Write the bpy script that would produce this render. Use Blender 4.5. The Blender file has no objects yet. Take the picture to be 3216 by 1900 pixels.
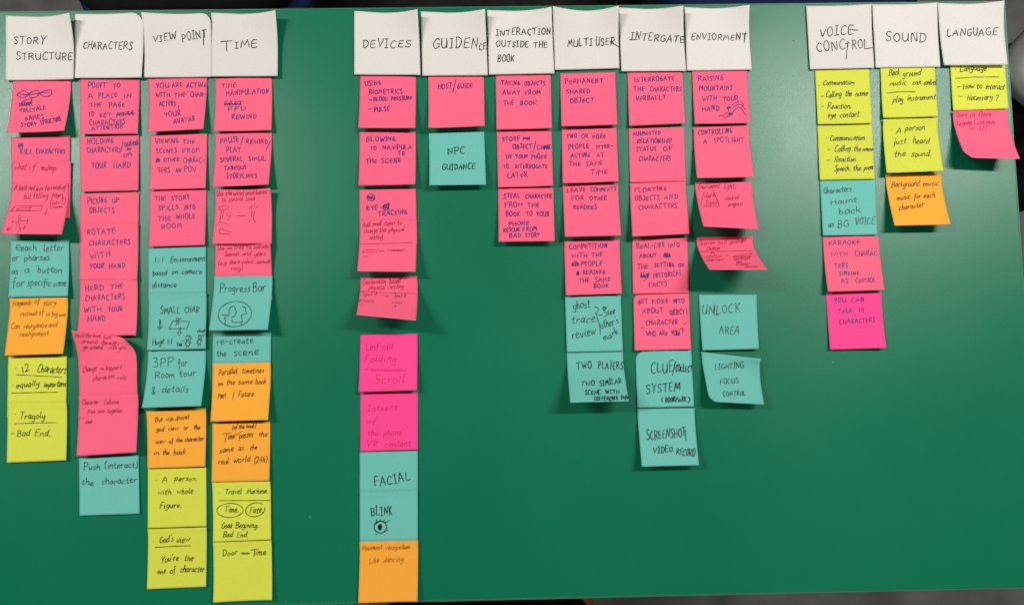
import bpy, math, random
import numpy as np
from mathutils import Vector, Matrix

scene = bpy.context.scene
COL = scene.collection
W, H = 3216.0, 1900.0
# ------------------------------------------------------------------ camera
CAM_H = 1.0
PITCH, ROLL, HALF = math.radians(4.5), math.radians(-1.7), math.radians(34.5)
cd = bpy.data.cameras.new('camera')
cd.angle = 2 * HALF
cd.clip_start, cd.clip_end = 0.02, 50
cam = bpy.data.objects.new('camera', cd)
COL.objects.link(cam)
CM = Matrix.Translation((0, -CAM_H * math.tan(PITCH), CAM_H)) @ Matrix.Rotation(PITCH, 4, 'X') @ Matrix.Rotation(ROLL, 4, 'Z')
cam.matrix_world = CM
scene.camera = cam
# ------------------------------------------------------------------ light
scene.view_settings.view_transform = 'Standard'
scene.view_settings.look = 'None'
scene.view_settings.exposure = 0.23
scene.view_settings.gamma = 1
wd = bpy.data.worlds.new('World')
scene.world = wd
wd.use_nodes = True
wd.node_tree.nodes['Background'].inputs[0].default_value = (1.0, 0.97, 0.93, 1)
wd.node_tree.nodes['Background'].inputs[1].default_value = 0.065
def lamp(name, x, y, z, sx, sy, power):
    l = bpy.data.lights.new(name, 'AREA'); l.shape = 'RECTANGLE'; l.size = sx; l.size_y = sy
    l.energy = power; l.color = (1.0, 0.968, 0.93)
    o = bpy.data.objects.new(name, l); COL.objects.link(o); o.location = (x, y, z)
    return o
LZ = 2.5
lamp('ceiling_tube', -2.25, 1.02, LZ, 1.4, 0.13, 66)
lamp('ceiling_tube', 1.75, 1.02, LZ, 1.5, 0.13, 72)
lamp('ceiling_tube', 0.0, -3.6, LZ, 3.0, 0.13, 60)

# ------------------------------------------------------------------ pixel -> place
CA = np.array(CM)
ORG = CA[:3, 3]
TX, TY = math.tan(HALF), math.tan(HALF) * 604 / 1024
def rays(p):
    p = np.asarray(p, float).reshape(-1, 2)
    d = np.stack([(p[:, 0] / W * 2 - 1) * TX, (1 - p[:, 1] / H * 2) * TY, -np.ones(len(p))], 1)
    d = d @ CA[:3, :3].T
    return d / -d[:, 2:3]          # scaled so that one unit drops one metre
def at(p, z):
    d = rays(p)
    return ORG[None, :] + d * (ORG[2] - np.broadcast_to(z, (len(d),)))[:, None]
K = 480 / 1484.0

# ------------------------------------------------------------------ materials
def mat(name, col, rough=0.6, spec=0.3, var=0.0, vscale=30, bump=0.0, bscale=900, metallic=0.0, sheet=False):
    m = bpy.data.materials.new(name); m.use_nodes = True
    nt = m.node_tree; b = nt.nodes['Principled BSDF']
    b.inputs['Roughness'].default_value = rough
    b.inputs['Specular IOR Level'].default_value = spec
    b.inputs['Metallic'].default_value = metallic
    tc = nt.nodes.new('ShaderNodeTexCoord')
    n = nt.nodes.new('ShaderNodeTexNoise'); n.inputs['Scale'].default_value = vscale; n.inputs['Detail'].default_value = 6
    nt.links.new(tc.outputs['Object'], n.inputs['Vector'])
    r = nt.nodes.new('ShaderNodeValToRGB')
    r.color_ramp.elements[0].position = 0.3; r.color_ramp.elements[1].position = 0.7
    r.color_ramp.elements[0].color = [c * (1 - var) for c in col] + [1]
    r.color_ramp.elements[1].color = [min(1, c * (1 + var)) for c in col] + [1]
    nt.links.new(n.outputs['Fac'], r.inputs['Fac']); nt.links.new(r.outputs['Color'], b.inputs['Base Color'])
    if sheet:
        oi = nt.nodes.new('ShaderNodeObjectInfo'); hs = nt.nodes.new('ShaderNodeHueSaturation')
        for inp, a, b2 in (('Value', 0.95, 1.02), ('Hue', 0.4985, 0.502)):
            mr = nt.nodes.new('ShaderNodeMapRange'); mr.inputs['To Min'].default_value = a; mr.inputs['To Max'].default_value = b2
            nt.links.new(oi.outputs['Random'], mr.inputs['Value']); nt.links.new(mr.outputs['Result'], hs.inputs[inp])
        nt.links.new(r.outputs['Color'], hs.inputs['Color']); nt.links.new(hs.outputs['Color'], b.inputs['Base Color'])
    if bump:
        n2 = nt.nodes.new('ShaderNodeTexNoise'); n2.inputs['Scale'].default_value = bscale; n2.inputs['Detail'].default_value = 4
        nt.links.new(tc.outputs['Object'], n2.inputs['Vector'])
        bp = nt.nodes.new('ShaderNodeBump'); bp.inputs['Strength'].default_value = bump; bp.inputs['Distance'].default_value = 0.001
        nt.links.new(n2.outputs['Fac'], bp.inputs['Height']); nt.links.new(bp.outputs['Normal'], b.inputs['Normal'])
    return m
PAPER = {
    'white': mat('white_paper', (0.735, 0.705, 0.665), 0.75, 0.12, 0.045, 700, 0.22, 900, sheet=True),
    'pink': mat('coral_pink_paper', (1.0, 0.138, 0.245), 0.75, 0.12, 0.050, 600, 0.22, 900, sheet=True),
    'magenta': mat('magenta_paper', (1.0, 0.068, 0.30), 0.75, 0.12, 0.050, 600, 0.22, 900, sheet=True),
    'teal': mat('teal_paper', (0.155, 0.525, 0.455), 0.75, 0.12, 0.050, 600, 0.22, 900, sheet=True),
    'orange': mat('orange_paper', (0.98, 0.42, 0.045), 0.75, 0.12, 0.050, 600, 0.22, 900, sheet=True),
    'yellow': mat('yellow_green_paper', (0.68, 0.73, 0.075), 0.75, 0.12, 0.050, 600, 0.22, 900, sheet=True),
}
INK = {
    'k': (mat('black_marker_ink', (0.012, 0.011, 0.012), 0.5, 0.3), 8.0),
    'b': (mat('blue_violet_ink', (0.045, 0.020, 0.17), 0.5, 0.3), 7.0),
    't': (mat('thin_black_ink', (0.014, 0.016, 0.016), 0.5, 0.3), 6.0),
    'y': (mat('brown_black_pen_ink', (0.030, 0.030, 0.008), 0.5, 0.3), 6.6),
    'o': (mat('dark_brown_pen_ink', (0.10, 0.022, 0.010), 0.5, 0.3), 6.0),
    'g': (mat('ochre_pencil', (0.33, 0.115, 0.012), 0.6, 0.2), 5.0),
    'p': (mat('dark_red_pencil', (0.36, 0.022, 0.060), 0.6, 0.2), 4.5),
    'm': (mat('faint_crimson_pencil', (0.62, 0.020, 0.13), 0.6, 0.2), 5.0),
}

# ------------------------------------------------------------------ single-line hand lettering
F = {}
def G(s):
    for line in s.strip().split('\n'):
        ch, w, rest = line.split(' ', 2)
        st = []
        for part in rest.split(';'):
            part = part.strip(); rnd = part[0] == '~'
            if rnd: part = part[1:]
            st.append((rnd, [tuple(float(v) / 10 for v in q.split(',')) for q in part.split()]))
        F[ch] = (float(w) / 10, st)
G('''
A 7 0,0 3.2,10 6.2,0;1.2,3.6 5.4,4
B 6.2 0.6,0 0.8,10;~0.2,9.6 3.6,10 5,8 3.4,5.6 1,5.2;~1,5.2 4.4,5 5.8,2.6 3.6,0.3 0.3,0
C 6 ~5.6,8.6 3.6,10 1.2,7.8 0.4,4.2 1.6,0.8 3.6,0 5.6,1.2
D 6.6 0.8,0.2 0.8,9.8;~0,9.6 3.6,9.6 6,6.6 5.4,2.4 3,0.2 0.4,0
E 5.6 5.2,9.8 0.8,9.4 0.6,0.2 5.4,0.4;0.6,5 4.6,5.3
F 5.6 0.8,0 0.8,9.6 5.8,10;0.8,5 4.6,5.4
G 6.8 ~5.6,8.8 3.4,10 1,7.6 0.4,4 1.8,0.6 4.2,0.2 6,2 6,4.4;3.6,4.6 6.6,4.6
H 6.4 0.6,0 0.8,10;5.6,0 5.8,10;0.6,5 5.8,5.2
I 4 0.4,9.8 3.8,10;2.1,10 1.9,0;0,0 3.8,0.2
J 5 1,10 5,10;~3.4,10 3.4,3 2.4,0.2 0.2,1.4
K 6 0.8,0 0.8,10;5.4,10 0.9,4.4;1.6,5.2 5.8,0
L 5.4 0.8,10 0.5,0.3 5.4,0.6
M 8.2 0.2,0 1.8,10 4,2.6 6.4,10 7.8,0
N 6.8 0.6,0 0.9,9.8 5.6,0.4 6,10
O 6.6 ~3.4,10 1,8 0.5,4 2.4,0.2 5,1 6.1,5.2 4.8,9.2 3,10
P 6 0.8,-0.6 0.8,10;~0.2,9.4 3.6,10 5.6,7.6 3.8,5 0.9,4.6
Q 6.8 ~3.4,10 1,8 0.5,4 2.4,0.2 5,1 6.1,5.2 4.8,9.2 3,10;4,3 6.8,-1
R 6.4 0.8,0 0.8,10;~0.2,9.4 3.6,10 5.4,7.6 3.6,5.2 0.9,4.8;2.4,5 6.2,0
S 5.6 ~5.2,8.8 3.2,10 1,8.4 1.8,6 4.4,4.2 4.8,1.6 2.6,0 0.2,1.2
T 6.6 0,9.2 6.6,10;3.4,9.6 3,0
U 6.4 ~0.6,10 0.5,4 1.6,0.5 3.6,0.2 5.2,2 5.8,6 5.9,10;5.8,6 6,0
V 6.2 0.2,10 2.8,0 6,10
W 8 0.2,10 1.9,0 4,7.4 5.8,0.4 7.8,10
X 6 0.4,0 5.6,10;0.6,10 5.8,0
Y 6.2 0.2,10 3,5.4 6,10;3,5.4 2.6,-1
Z 6 0.4,9.6 5.6,10 0.4,0 6,0.4
a 5 ~4.4,5.2 2.2,5.8 0.5,3 1.4,0.3 3.4,1.4 4.4,5;~4.4,5.4 4.2,1.4 5,0.2
b 5 0.8,10 0.7,0.4;~0.8,3.6 2.6,5.6 4.4,3.4 3.4,0.4 0.7,0.6
c 4.4 ~4,5 2.4,5.6 0.5,3.4 1.2,0.4 4.2,0.8
d 5.2 ~4.2,5 2.2,5.6 0.4,3 1.6,0.2 4.2,2.2;4.8,10 4.3,2 4.9,0
e 4.6 ~0.6,2.6 3.6,3.6 3.4,5.6 1.4,5.2 0.5,2.4 1.8,0 4.4,1.2
f 4 ~4.4,9.4 2.8,10 2,7 1.8,0 1.2,-3.4;0,5 4,5.6
g 5 ~4.4,5 2.2,5.8 0.6,3.2 1.8,0.8 4,2 4.4,5;~4.4,5 4.2,-1.6 2.4,-4 0.2,-2.6
h 5 0.8,10 0.6,0;~0.7,3.2 2.8,5.4 4,4 4.2,0 5,0.2
i 2.2 ~1,5.4 0.9,1 1.9,0.2;1.4,7.6 1.6,8.2
j 2.6 ~1.8,5.4 1.6,-2.4 0,-3.4;1.8,7.6 2,8.2
k 4.8 0.8,10 0.6,0;4,5.6 0.8,2.6;1.6,3.2 4.6,0
l 2.4 ~1.2,10 0.8,3 1.1,0.3 2.2,0.6
m 7.2 0.6,5.4 0.5,0;~0.6,3 2.2,5.6 3.2,4 3.3,0;~3.3,3 5.2,5.6 6,4 6.1,0.4 7,0.2
n 5 0.6,5.4 0.5,0;~0.6,3 2.8,5.6 4,4 4.1,0.4 5,0.3
o 4.8 ~2.4,5.6 0.5,3.6 1.4,0.3 3.6,0.6 4.4,3.6 2.2,5.6
p 5 0.8,5.6 0.2,-4;~0.7,3.8 2.8,5.8 4.4,3.6 3,0.6 0.7,0.8
q 5 ~4.2,5 2.2,5.6 0.5,3 1.8,0.4 4.2,2;4.4,5.4 4,-4
r 4.2 0.7,5.4 0.6,0;~0.7,3 2,5 4.2,5.2
s 4.2 ~3.8,5 2,5.6 1,4.2 3,2.6 3,0.6 0.3,0.3
t 4 ~2.2,8.6 1.6,2 2.2,0.2 3.8,0.8;0.2,5.4 3.8,5.8
u 5 ~0.6,5.4 0.7,1.4 2,0.2 4,2.4 4.3,5.4;4.3,5.4 4.2,1 5,0.2
v 4.4 0.3,5.4 1.8,0.2 4.2,5.6
w 6.6 0.3,5.2 1.5,0.2 3.2,4.4 4.6,0.3 6.4,5.8
x 4.4 0.3,0 4,5.6;0.5,5.4 4.2,0
y 4.8 ~0.6,5.4 1,2.2 3,2 4.3,5.4;~4.3,5.4 3.8,-1.4 1.8,-4 0.2,-2.8
z 4.4 0.4,5.2 4,5.4 0.6,0.2 4.3,0.3
0 5.6 ~3,10 1,7 0.8,3 2.6,0 5,3 4.8,8 3,10
1 3 1.6,10 1.3,0
2 5.4 ~0.6,7.8 2.4,10 4.6,8 3.4,4 0.4,0.2 2,0.4 5.4,0.4
3 5.4 ~0.8,9.6 4.4,9.6 3,6.2 1.8,5.6 4.6,4.4 4.4,1.2 2,0 0.2,1
4 5.8 3.6,10 0.5,3.4 5.6,3.8;4.2,6.6 3.6,0
6 5.4 ~4.2,10 1.4,6.4 0.6,2.6 2.4,0 4.8,1.6 4,4.4 1,3.4
8 5.6 ~4.6,8.6 2.8,10 1.2,8 4.4,3.6 3.6,0.2 1,1.6 2.4,5 4.8,8.6
. 2 1,0 1.4,0.7 0.8,0.6
, 2 1.4,1.2 0.8,-1.2
: 2.6 1,1.4 1.3,2;1.1,5 1.4,5.6
- 5 0.6,4.6 4.6,5
_ 4 0.2,3 3.8,3.2
/ 5 0.2,-2.6 4.6,12
( 3.4 ~3,11 0.9,7.6 0.8,2.4 2.6,-1.8
) 3.4 ~0.6,11 2.6,7.6 2.6,2.4 0.6,-1.8
' 2 1.4,10 1,8
" 3.4 1,10 0.8,8;2.6,10 2.4,8
? 5 ~0.8,8 2.6,10 4.4,8 2.6,5 2.4,3;2.2,0.2 2.5,0.8
& 5.6 ~4.6,3.4 1,0.4 0.6,3 4,8 3,10 1.4,8.4 3.4,0
< 6 0,4 6,4;2,6 0,4 2,2
> 6 0,4 6,4;4,6 6,4 4,2
* 4 ~1.6,8 1,3 2.4,2 3,6 1,7;0.4,5 3.8,6
^ 6 0.4,9 2.4,6 6,13
''')
ALT = dict(F)          # the blue pen's habits
_F = F; F = {}
G('''
E 5.4 ~4.4,9.2 1.4,8.6 0.5,4.6 1.4,0.8 4,1.2;0.5,5 5.8,5.2
G 5.4 ~3.8,9.8 1.2,6.6 0.8,2 2.8,0.2 4.8,2.4 3.6,4.8 1.2,3.6
R 6 1,0.4 0.9,9;~0.2,9.2 3.6,9.9 4.9,7.6 3,5 1,4.6;2.2,4.8 6,0.2
D 6 1,0 1,10;~0,9.4 4,8.4 5.6,5 3.6,1 0.6,0
S 4.8 ~4.6,9 2.2,10 0.8,7.6 3,5 3.8,2 2,0 0.2,0.8
I 1.8 1,9.8 0.8,0
Y 5.4 0.4,10 2,6 3,5.6;4.8,10.4 2,0
M 7 0.4,0 1,10 3.4,4 5.6,9.8 6.2,0.4
N 6.2 0.5,0 1,10 4.6,0.4 5,9.6 5.4,10
''')
ALT.update(F); F = _F
SLANT = {'k': 0.06, 'b': 0.02, 't': 0.10, 'y': 0.24, 'o': 0.22, 'g': 0.30, 'p': 0.28, 'm': 0.20}
def smooth(pts, n=5):
    if len(pts) < 3: return pts
    P = [pts[0]] + list(pts) + [pts[-1]]
    out = []
    for i in range(1, len(P) - 2):
        a, b, c, d = [np.array(q) for q in P[i - 1:i + 3]]
        for k in range(n):
            t = k / n
            out.append(tuple(0.5 * (2 * b + (c - a) * t + (2 * a - 5 * b + 4 * c - d) * t * t + (3 * b - a - 3 * c + d) * t ** 3)))
    out.append(tuple(pts[-1]))
    return out
def letter(text, x0, y0, x1, y1, h, pen, rnd):
    font = ALT if pen == 'b' else F
    adv, tot = [], 0
    GAP = 0.17 if text[-1:].isupper() else 0.09
    for ch in text:
        w = 0.42 if ch == ' ' else font[ch][0]
        w *= rnd.uniform(0.9, 1.12)
        adv.append((ch, tot, w)); tot += w + (GAP if ch != ' ' else 0)
    tot = max(tot - GAP, 0.1)
    sx = math.hypot(x1 - x0, y1 - y0) / tot
    ux, uy = (x1 - x0) / math.hypot(x1 - x0, y1 - y0), (y1 - y0) / math.hypot(x1 - x0, y1 - y0)
    sl = SLANT[pen] + rnd.uniform(-0.03, 0.03)
    res = []
    for ch, ox, w in adv:
        if ch == ' ': continue
        bw, strokes = font[ch]
        sc = rnd.uniform(0.84, 1.14); dy = rnd.uniform(-0.08, 0.08); s2 = sl + rnd.uniform(-0.07, 0.07)
        for rd, pts in strokes:
            q = [(px / bw * w * 1.0 + rnd.uniform(-.026, .026), py * sc + dy + rnd.uniform(-.026, .026)) for px, py in pts]
            q = smooth(q) if (rd or len(q) > 2 and rnd.random() < .3) else q
            res.append([(x0 + (ox + a) * sx * ux + b * h * s2 + b * h * uy * 1.0,
                         y0 + (ox + a) * sx * uy - b * h * ux) for a, b in q])
    return res
def scrib(x0, y0, x1, y1, n, rnd):
    pts = []
    for i in range(n):
        t = i / (n - 1)
        pts.append((x0 + (x1 - x0) * t + rnd.uniform(-3, 3), (y0 if i % 2 else y1) + rnd.uniform(-4, 4)))
    return smooth(pts, 3)
def ell(cx, cy, rx, ry, a0=0, a1=360, rot=0, n=22):
    r = math.radians(rot); o = []
    for i in range(n + 1):
        a = math.radians(a0 + (a1 - a0) * i / n)
        x, y = rx * math.cos(a), ry * math.sin(a)
        o.append((cx + x * math.cos(r) - y * math.sin(r), cy + x * math.sin(r) + y * math.cos(r)))
    return o

# ------------------------------------------------------------------ notes
def tag(o, label=None, cat=None, group=None, kind=None):
    if label: o['label'] = label
    if cat: o['category'] = cat
    if group: o['group'] = group
    if kind: o['kind'] = kind
    return o
def mesh(name, v, f, m, parent=None, smooth_=True):
    me = bpy.data.meshes.new(name); me.from_pydata([tuple(map(float, q)) for q in v], [], f); me.update()
    me.materials.append(m)
    if smooth_: me.polygons.foreach_set('use_smooth', [True] * len(me.polygons))
    o = bpy.data.objects.new(name, me); COL.objects.link(o)
    if parent: o.parent = parent; o.matrix_parent_inverse = parent.matrix_world.inverted()
    return o
NG = 26
class Sheet:
    """a sheet of paper: four corners on the table, a lift for each, a curl"""
    def __init__(s, c, lift, layer, rnd, rounds, hinge, card_=False):
        s.z0 = 0.0004 + layer * 0.0010
        s.lift = [l / 1000 for l in lift]; s.hinge = hinge; s.rounds = rounds
        s.ride = 0.0013 if layer >= 2 and not card_ and not any(r[1] == 0 for r in rounds) else 0; s.ridge = rnd.uniform(0, .0004)
        s.ph = [rnd.uniform(0, 6.28) for _ in range(4)]; s.cb = [rnd.choice((0, .0006, .0018)) * (0.3 if card_ else 1) if lift[3] > .5 else 0 for _ in (0, 1)]; s.am = rnd.uniform(0.6, 1.2) * 0.00018
        uv = np.array([[0, 0], [1, 0], [1, 1], [0, 1.]])
        s.c = at(c, s.z(uv))[:, :2]
    def z(s, uv):
        u, v = uv[:, 0], uv[:, 1]
        tl, tr, br, bl = s.lift
        t = np.clip((v - s.hinge) / (1 - s.hinge), 0, None) ** 1.3
        z = s.z0 + (bl * (1 - u) + br * u) * t
        z = z + tl * np.clip(1 - np.hypot(u, v) / 0.75, 0, 1) ** 1.8 + tr * (0.75 * np.clip(1 - np.hypot(1 - u, v) / 0.62, 0, 1) ** 1.7 + 0.25 * np.clip(1 - (1 - u) / 0.6, 0, 1) ** 2 * (1 - v) ** .7)
        z = z + s.cb[0] * np.clip(1 - np.hypot(u, 1 - v) / .4, 0, 1) ** 1.6 + s.cb[1] * np.clip(1 - np.hypot(1 - u, 1 - v) / .4, 0, 1) ** 1.6
        z = z + s.ride * np.exp(-(v / .09) ** 2) + s.ridge * np.exp(-((v - .2) / .05) ** 2)
        z = z + s.am * (1 + np.sin(u * 5 + s.ph[0]) * np.sin(v * 4 + s.ph[1])) * np.clip(v * 3, 0.25, 1)
        return z
    def xy(s, uv):
        u, v = uv[:, 0].copy(), uv[:, 1].copy()
        for (cu, cv, r) in s.rounds:
            a, b = np.abs(u - cu), np.abs(v - cv)
            m = (a < r) & (b < r)
            S, T = 1 - a[m] / r, 1 - b[m] / r
            S2, T2 = S * np.sqrt(1 - T * T / 2), T * np.sqrt(1 - S * S / 2)
            u[m] = cu + (1 if cu == 0 else -1) * (1 - S2) * r
            v[m] = cv + (1 if cv == 0 else -1) * (1 - T2) * r
        c = s.c
        u, v = u[:, None], v[:, None]
        return c[0] * (1 - u) * (1 - v) + c[1] * u * (1 - v) + c[2] * u * v + c[3] * (1 - u) * v
    def inv(s, xy):
        c = s.c; uv = np.full((len(xy), 2), .5)
        for _ in range(6):
            u, v = uv[:, :1], uv[:, 1:]
            f = c[0] * (1 - u) * (1 - v) + c[1] * u * (1 - v) + c[2] * u * v + c[3] * (1 - u) * v - xy
            fu = (c[1] - c[0]) * (1 - v) + (c[2] - c[3]) * v
            fv = (c[3] - c[0]) * (1 - u) + (c[2] - c[1]) * u
            det = fu[:, 0] * fv[:, 1] - fu[:, 1] * fv[:, 0]
            du = (f[:, 0] * fv[:, 1] - f[:, 1] * fv[:, 0]) / det
            dv = (fu[:, 0] * f[:, 1] - fu[:, 1] * f[:, 0]) / det
            uv = uv - np.stack([du, dv], 1)
            uv = np.clip(uv, -0.1, 1.1)
        return uv
    def onto(s, px):
        z = np.full(len(px), s.z0)
        for _ in range(12):
            z = 0.5 * z + 0.5 * s.z(np.clip(s.inv(at(px, z)[:, :2]), 0, 1))
        return at(px, z + 0.00035)
COUNT = {'n': 0}
def note(color, cat, ox, oy, corners, lift, layer, label, runs, pen='k', rounds=(), hinge=0.16, group=None):
    COUNT['n'] += 1
    rnd = random.Random(COUNT['n'] * 7 + 3)
    cs = [(ox + corners[i] * K, oy + corners[i + 1] * K) for i in range(0, 8, 2)]
    if isinstance(lift, (int, float)): lift = (0, 0, lift, lift)
    if len(lift) == 2: lift = (0, 0, lift[0], lift[1])
    sh = Sheet(cs, lift, layer, rnd, rounds, hinge, color == 'white')
    n = NG
    g = np.array([[i / n, j / n] for j in range(n + 1) for i in range(n + 1)])
    xy = sh.xy(g); z = sh.z(g)
    top = np.column_stack([xy, z]); bot = top - np.array([0, 0, 0.00012])
    m = (n + 1) ** 2
    f = []
    for j in range(n):
        for i in range(n):
            a = j * (n + 1) + i
            f.append((a, a + n + 1, a + n + 2, a + 1)); f.append((m + a, m + a + 1, m + a + n + 2, m + a + n + 1))
    rim = [i for i in range(n)] + [i * (n + 1) + n for i in range(n)] + [n * (n + 1) + n - i for i in range(n)] + [(n - i) * (n + 1) for i in range(n)]
    for a, b in zip(rim, rim[1:] + rim[:1]): f.append((a, b, m + b, m + a))
    org = top.mean(0); org[2] = 0
    v = np.vstack([top, bot]) - org
    big = color == 'white'
    o = mesh('header_card' if big else 'sticky_note', v, f, PAPER[color])
    o.location = org
    bpy.context.view_layer.update()
    tag(o, label, cat, group)
    # ink
    strokes = []; cx, cy, cpen = ox, oy, pen
    for r in runs:
        if r[0] == '@': cx, cy = r[1], r[2]; continue
        if r[0] == 'pen': cpen = r[1]; continue
        if r[0] == 'L': S = [(list(zip(r[1][::2], r[1][1::2])), 1)]
        elif r[0] == 'C': S = [(smooth(list(zip(r[1][::2], r[1][1::2]))), 1)]
        elif r[0] == 'S': S = [(scrib(*r[1:6], rnd), 1.0)]
        elif r[0] == 'E': S = [(ell(*r[1:]), 1)]
        else: S = [(q, 1) for q in letter(r[0], r[1], r[2], r[3], r[4], r[5], r[6] if len(r) > 6 else cpen, rnd)]
        for q, wv in S: strokes.append(([(cx + a * K, cy + b * K) for a, b in q], cpen))
    if strokes:
        pens = {}
        for q, p in strokes: pens.setdefault(p, []).append(q)
        for p, qs in pens.items():
            P, faces = [], []
            w0 = INK[p][1] * K / 2 * INKW
            for q in qs:
                q = np.array(q, float)
                out = [q[0]]
                for a, b in zip(q[:-1], q[1:]):
                    L = np.hypot(*(b - a))
                    if L < 0.2: continue
                    k = max(1, int(L / 7))
                    for i in range(1, k + 1): out.append(a + (b - a) * i / k)
                if len(out) < 2: continue
                q = np.array(out); d = np.gradient(q, axis=0); L = np.hypot(d[:, 0], d[:, 1]); L[L == 0] = 1
                d = d / L[:, None]; q[0] -= d[0] * w0 * .6; q[-1] += d[-1] * w0 * .6
                nn = np.stack([-d[:, 1], d[:, 0]], 1)
                ph = rnd.uniform(0, 6)
                ww = w0 * (1 + 0.18 * np.sin(np.arange(len(q)) * .9 + ph)) * rnd.uniform(.88, 1.1)
                ww[-1] *= .65
                b0 = len(P)
                for a, t, w in zip(q, nn, ww): P.append(a + t * w); P.append(a - t * w)
                for i in range(len(q) - 1): faces.append((b0 + 2 * i, b0 + 2 * i + 1, b0 + 2 * i + 3, b0 + 2 * i + 2))
            V = sh.onto(np.array(P)) - org
            w = mesh('handwriting', V, faces, INK[p][0], None, False); w.parent = o
    return o
INKW = 1.0
# ------------------------------------------------------------------ the notes, tile by tile
HG = 'white header cards along the top edge'
PG = 'sticky notes in columns on the green table'
def card(*a, **k):
    a = a[:4] + ({3: 2.0, 4: 2.6, 5: 2.0, 6: 2.6}[a[4]],) + a[5:]
    return note('white', 'paper card', *a, group=HG, **k)
def N(color, *a, **k): return note(color, 'sticky note', *a, group=PG, **k)

# header cards
card(0, 0, [55,152, 670,122, 713,768, 55,780], (0,17,3,1), 3, 'white card headed story structure, leftmost of the headers',
 [('STORY', 133,420, 440,428, 72), ('STRUCTURE', 155,580, 700,580, 70)])
card(0, 0, [727,135, 1388,112, 1375,752, 715,757], (0,7,3,1), 4, 'white card reading characters with its top right corner rolled under',
 [('CHARACTERS', 806,472, 1282,480, 68)], rounds=((1,0,.20),))
card(440, 0, [10,118, 684,120, 688,745, 38,752], (8,4,1,1), 5, 'white card reading view point with a rolled and shaded top edge',
 [('VIEW', 125,414, 352,380, 66), ('POINT', 412,405, 645,360, 78), ('L',[616,300, 616,440])], rounds=((1,0,.16),))
card(440, 0, [690,122, 1312,98, 1335,738, 688,742], (0,16,3,1), 6, 'white card reading time in the left block of headers',
 [('T', 782,500, 900,500, 95), ('IME', 915,468, 1140,455, 68)])
card(1100, 0, [38,105, 652,88, 682,727, 38,723], (0,18,3,1), 3, 'white card reading devices, first of the middle block of headers',
 [('DEVICES', 122,460, 590,458, 75)])
card(1100, 0, [685,110, 1308,86, 1336,730, 700,735], (0,16,2,1), 4, 'white card reading guidence beside the devices card',
 [('GUIDEN', 803,468, 1235,462, 92), ('CE', 1250,484, 1322,480, 68)])
card(1520, 0, [30,97, 657,66, 683,712, 48,724], (0,15,2,1), 6, 'white card with three lines reading interaction outside the book',
 [('INTERACTION', 118,345, 650,332, 62), ('OUTSIDE', 115,455, 432,455, 58), ('THE', 480,462, 615,458, 60), ('BOOK', 130,598, 292,598, 68)])
card(1520, 0, [670,60, 1310,54, 1315,662, 685,678], (16,18,1,1), 5, 'white card reading multi user with its whole top edge curling up',
 [('MULTI', 812,455, 1052,436, 72), ('USER', 1085,436, 1270,440, 78), ('L',[1225,405, 1306,452])])
card(1940, 0, [10,72, 638,52, 666,688, 35,692], (0,16,1.5,1), 6, 'white card reading intergate in the middle block of headers',
 [('INTERGATE', 120,385, 648,412, 72), ('L',[115,384, 190,384])])
card(1940, 0, [648,68, 1280,45, 1302,676, 672,685], (0,16,1,1), 5, 'white card reading enviorment, last of the middle block of headers',
 [('ENVIORMENT', 715,382, 1255,390, 62), ('L',[1240,310, 1228,415])])
card(2500, 0, [98,58, 732,38, 760,660, 135,674], (0,5,.5,.3), 5, 'white card reading voice conctrol in two lines',
 [('VOICE', 232,352, 560,335, 82), ('L',[545,290, 606,292]), ('CONC', 205,505, 480,480, 88), ('T',478,480,520,478,80), ('L',[506,400, 486,574]), ('ROL', 545,475, 700,470, 82), ('L',[690,472, 742,462])])
card(2500, 0, [738,42, 1373,24, 1402,648, 773,658], (0,6,.3,.3), 6, 'white card reading sound between the voice and language cards',
 [('SOUND', 868,402, 1265,400, 88)])
card(2736, 0, [648,28, 1295,4, 1327,627, 707,633], (5,10,5,3), 6, 'white card reading language, rightmost of the headers',
 [('LANGUAGE', 738,346, 1222,340, 68)])

# column under story structure
N('pink', 0, 0, [125,772, 690,768, 621,1270, 62,1288], (13,11), 1, 'coral pink note with a drawn braid above lines about story structure',
 [('C',[160,920, 195,895, 230,880, 275,915, 230,945, 190,942, 165,922]), ('C',[275,915, 320,885, 365,880, 382,905, 350,938, 300,948, 275,915]),
  ('C',[385,905, 420,885, 495,872, 498,905]), ('C',[385,905, 420,935, 480,930, 500,905, 503,878]), ('C',[190,915, 270,918, 380,905, 480,892]),
  ('STORY', 185,1030, 315,1015, 34), ('S',190,1000,310,1028,9), ('C',[215,985, 260,965, 308,965, 285,1000, 235,1020]),
  ('TELL', 190,1088, 310,1082, 38), ('TALE', 318,1085, 445,1060, 36), ('GAMES', 245,1168, 425,1150, 44), ('STORY', 203,1235, 352,1222, 40), ('STRUCTURE', 395,1215, 600,1170, 44)], pen='b')
N('pink', 0, 400, [106,97, 680,82, 676,640, 112,650], 0, 1, 'coral pink note reading kill characters in blue ink, under the braid note',
 [('S',180,158,218,190,8), ('C',[180,158, 182,195, 205,205, 220,170, 180,158]), ('KILL', 200,265, 315,252, 48), ('CHARACTERS', 350,255, 632,255, 46)], pen='b')
N('pink', 0, 400, [112,338, 684,330, 676,880, 112,885], (0,1), 2, 'coral pink note pencilled what if endings, overlapped above and below',
 [('what', 138,415, 248,412, 62), ('if', 275,412, 345,405, 70), ('endings', 390,420, 545,415, 60)], pen='p')
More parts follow.
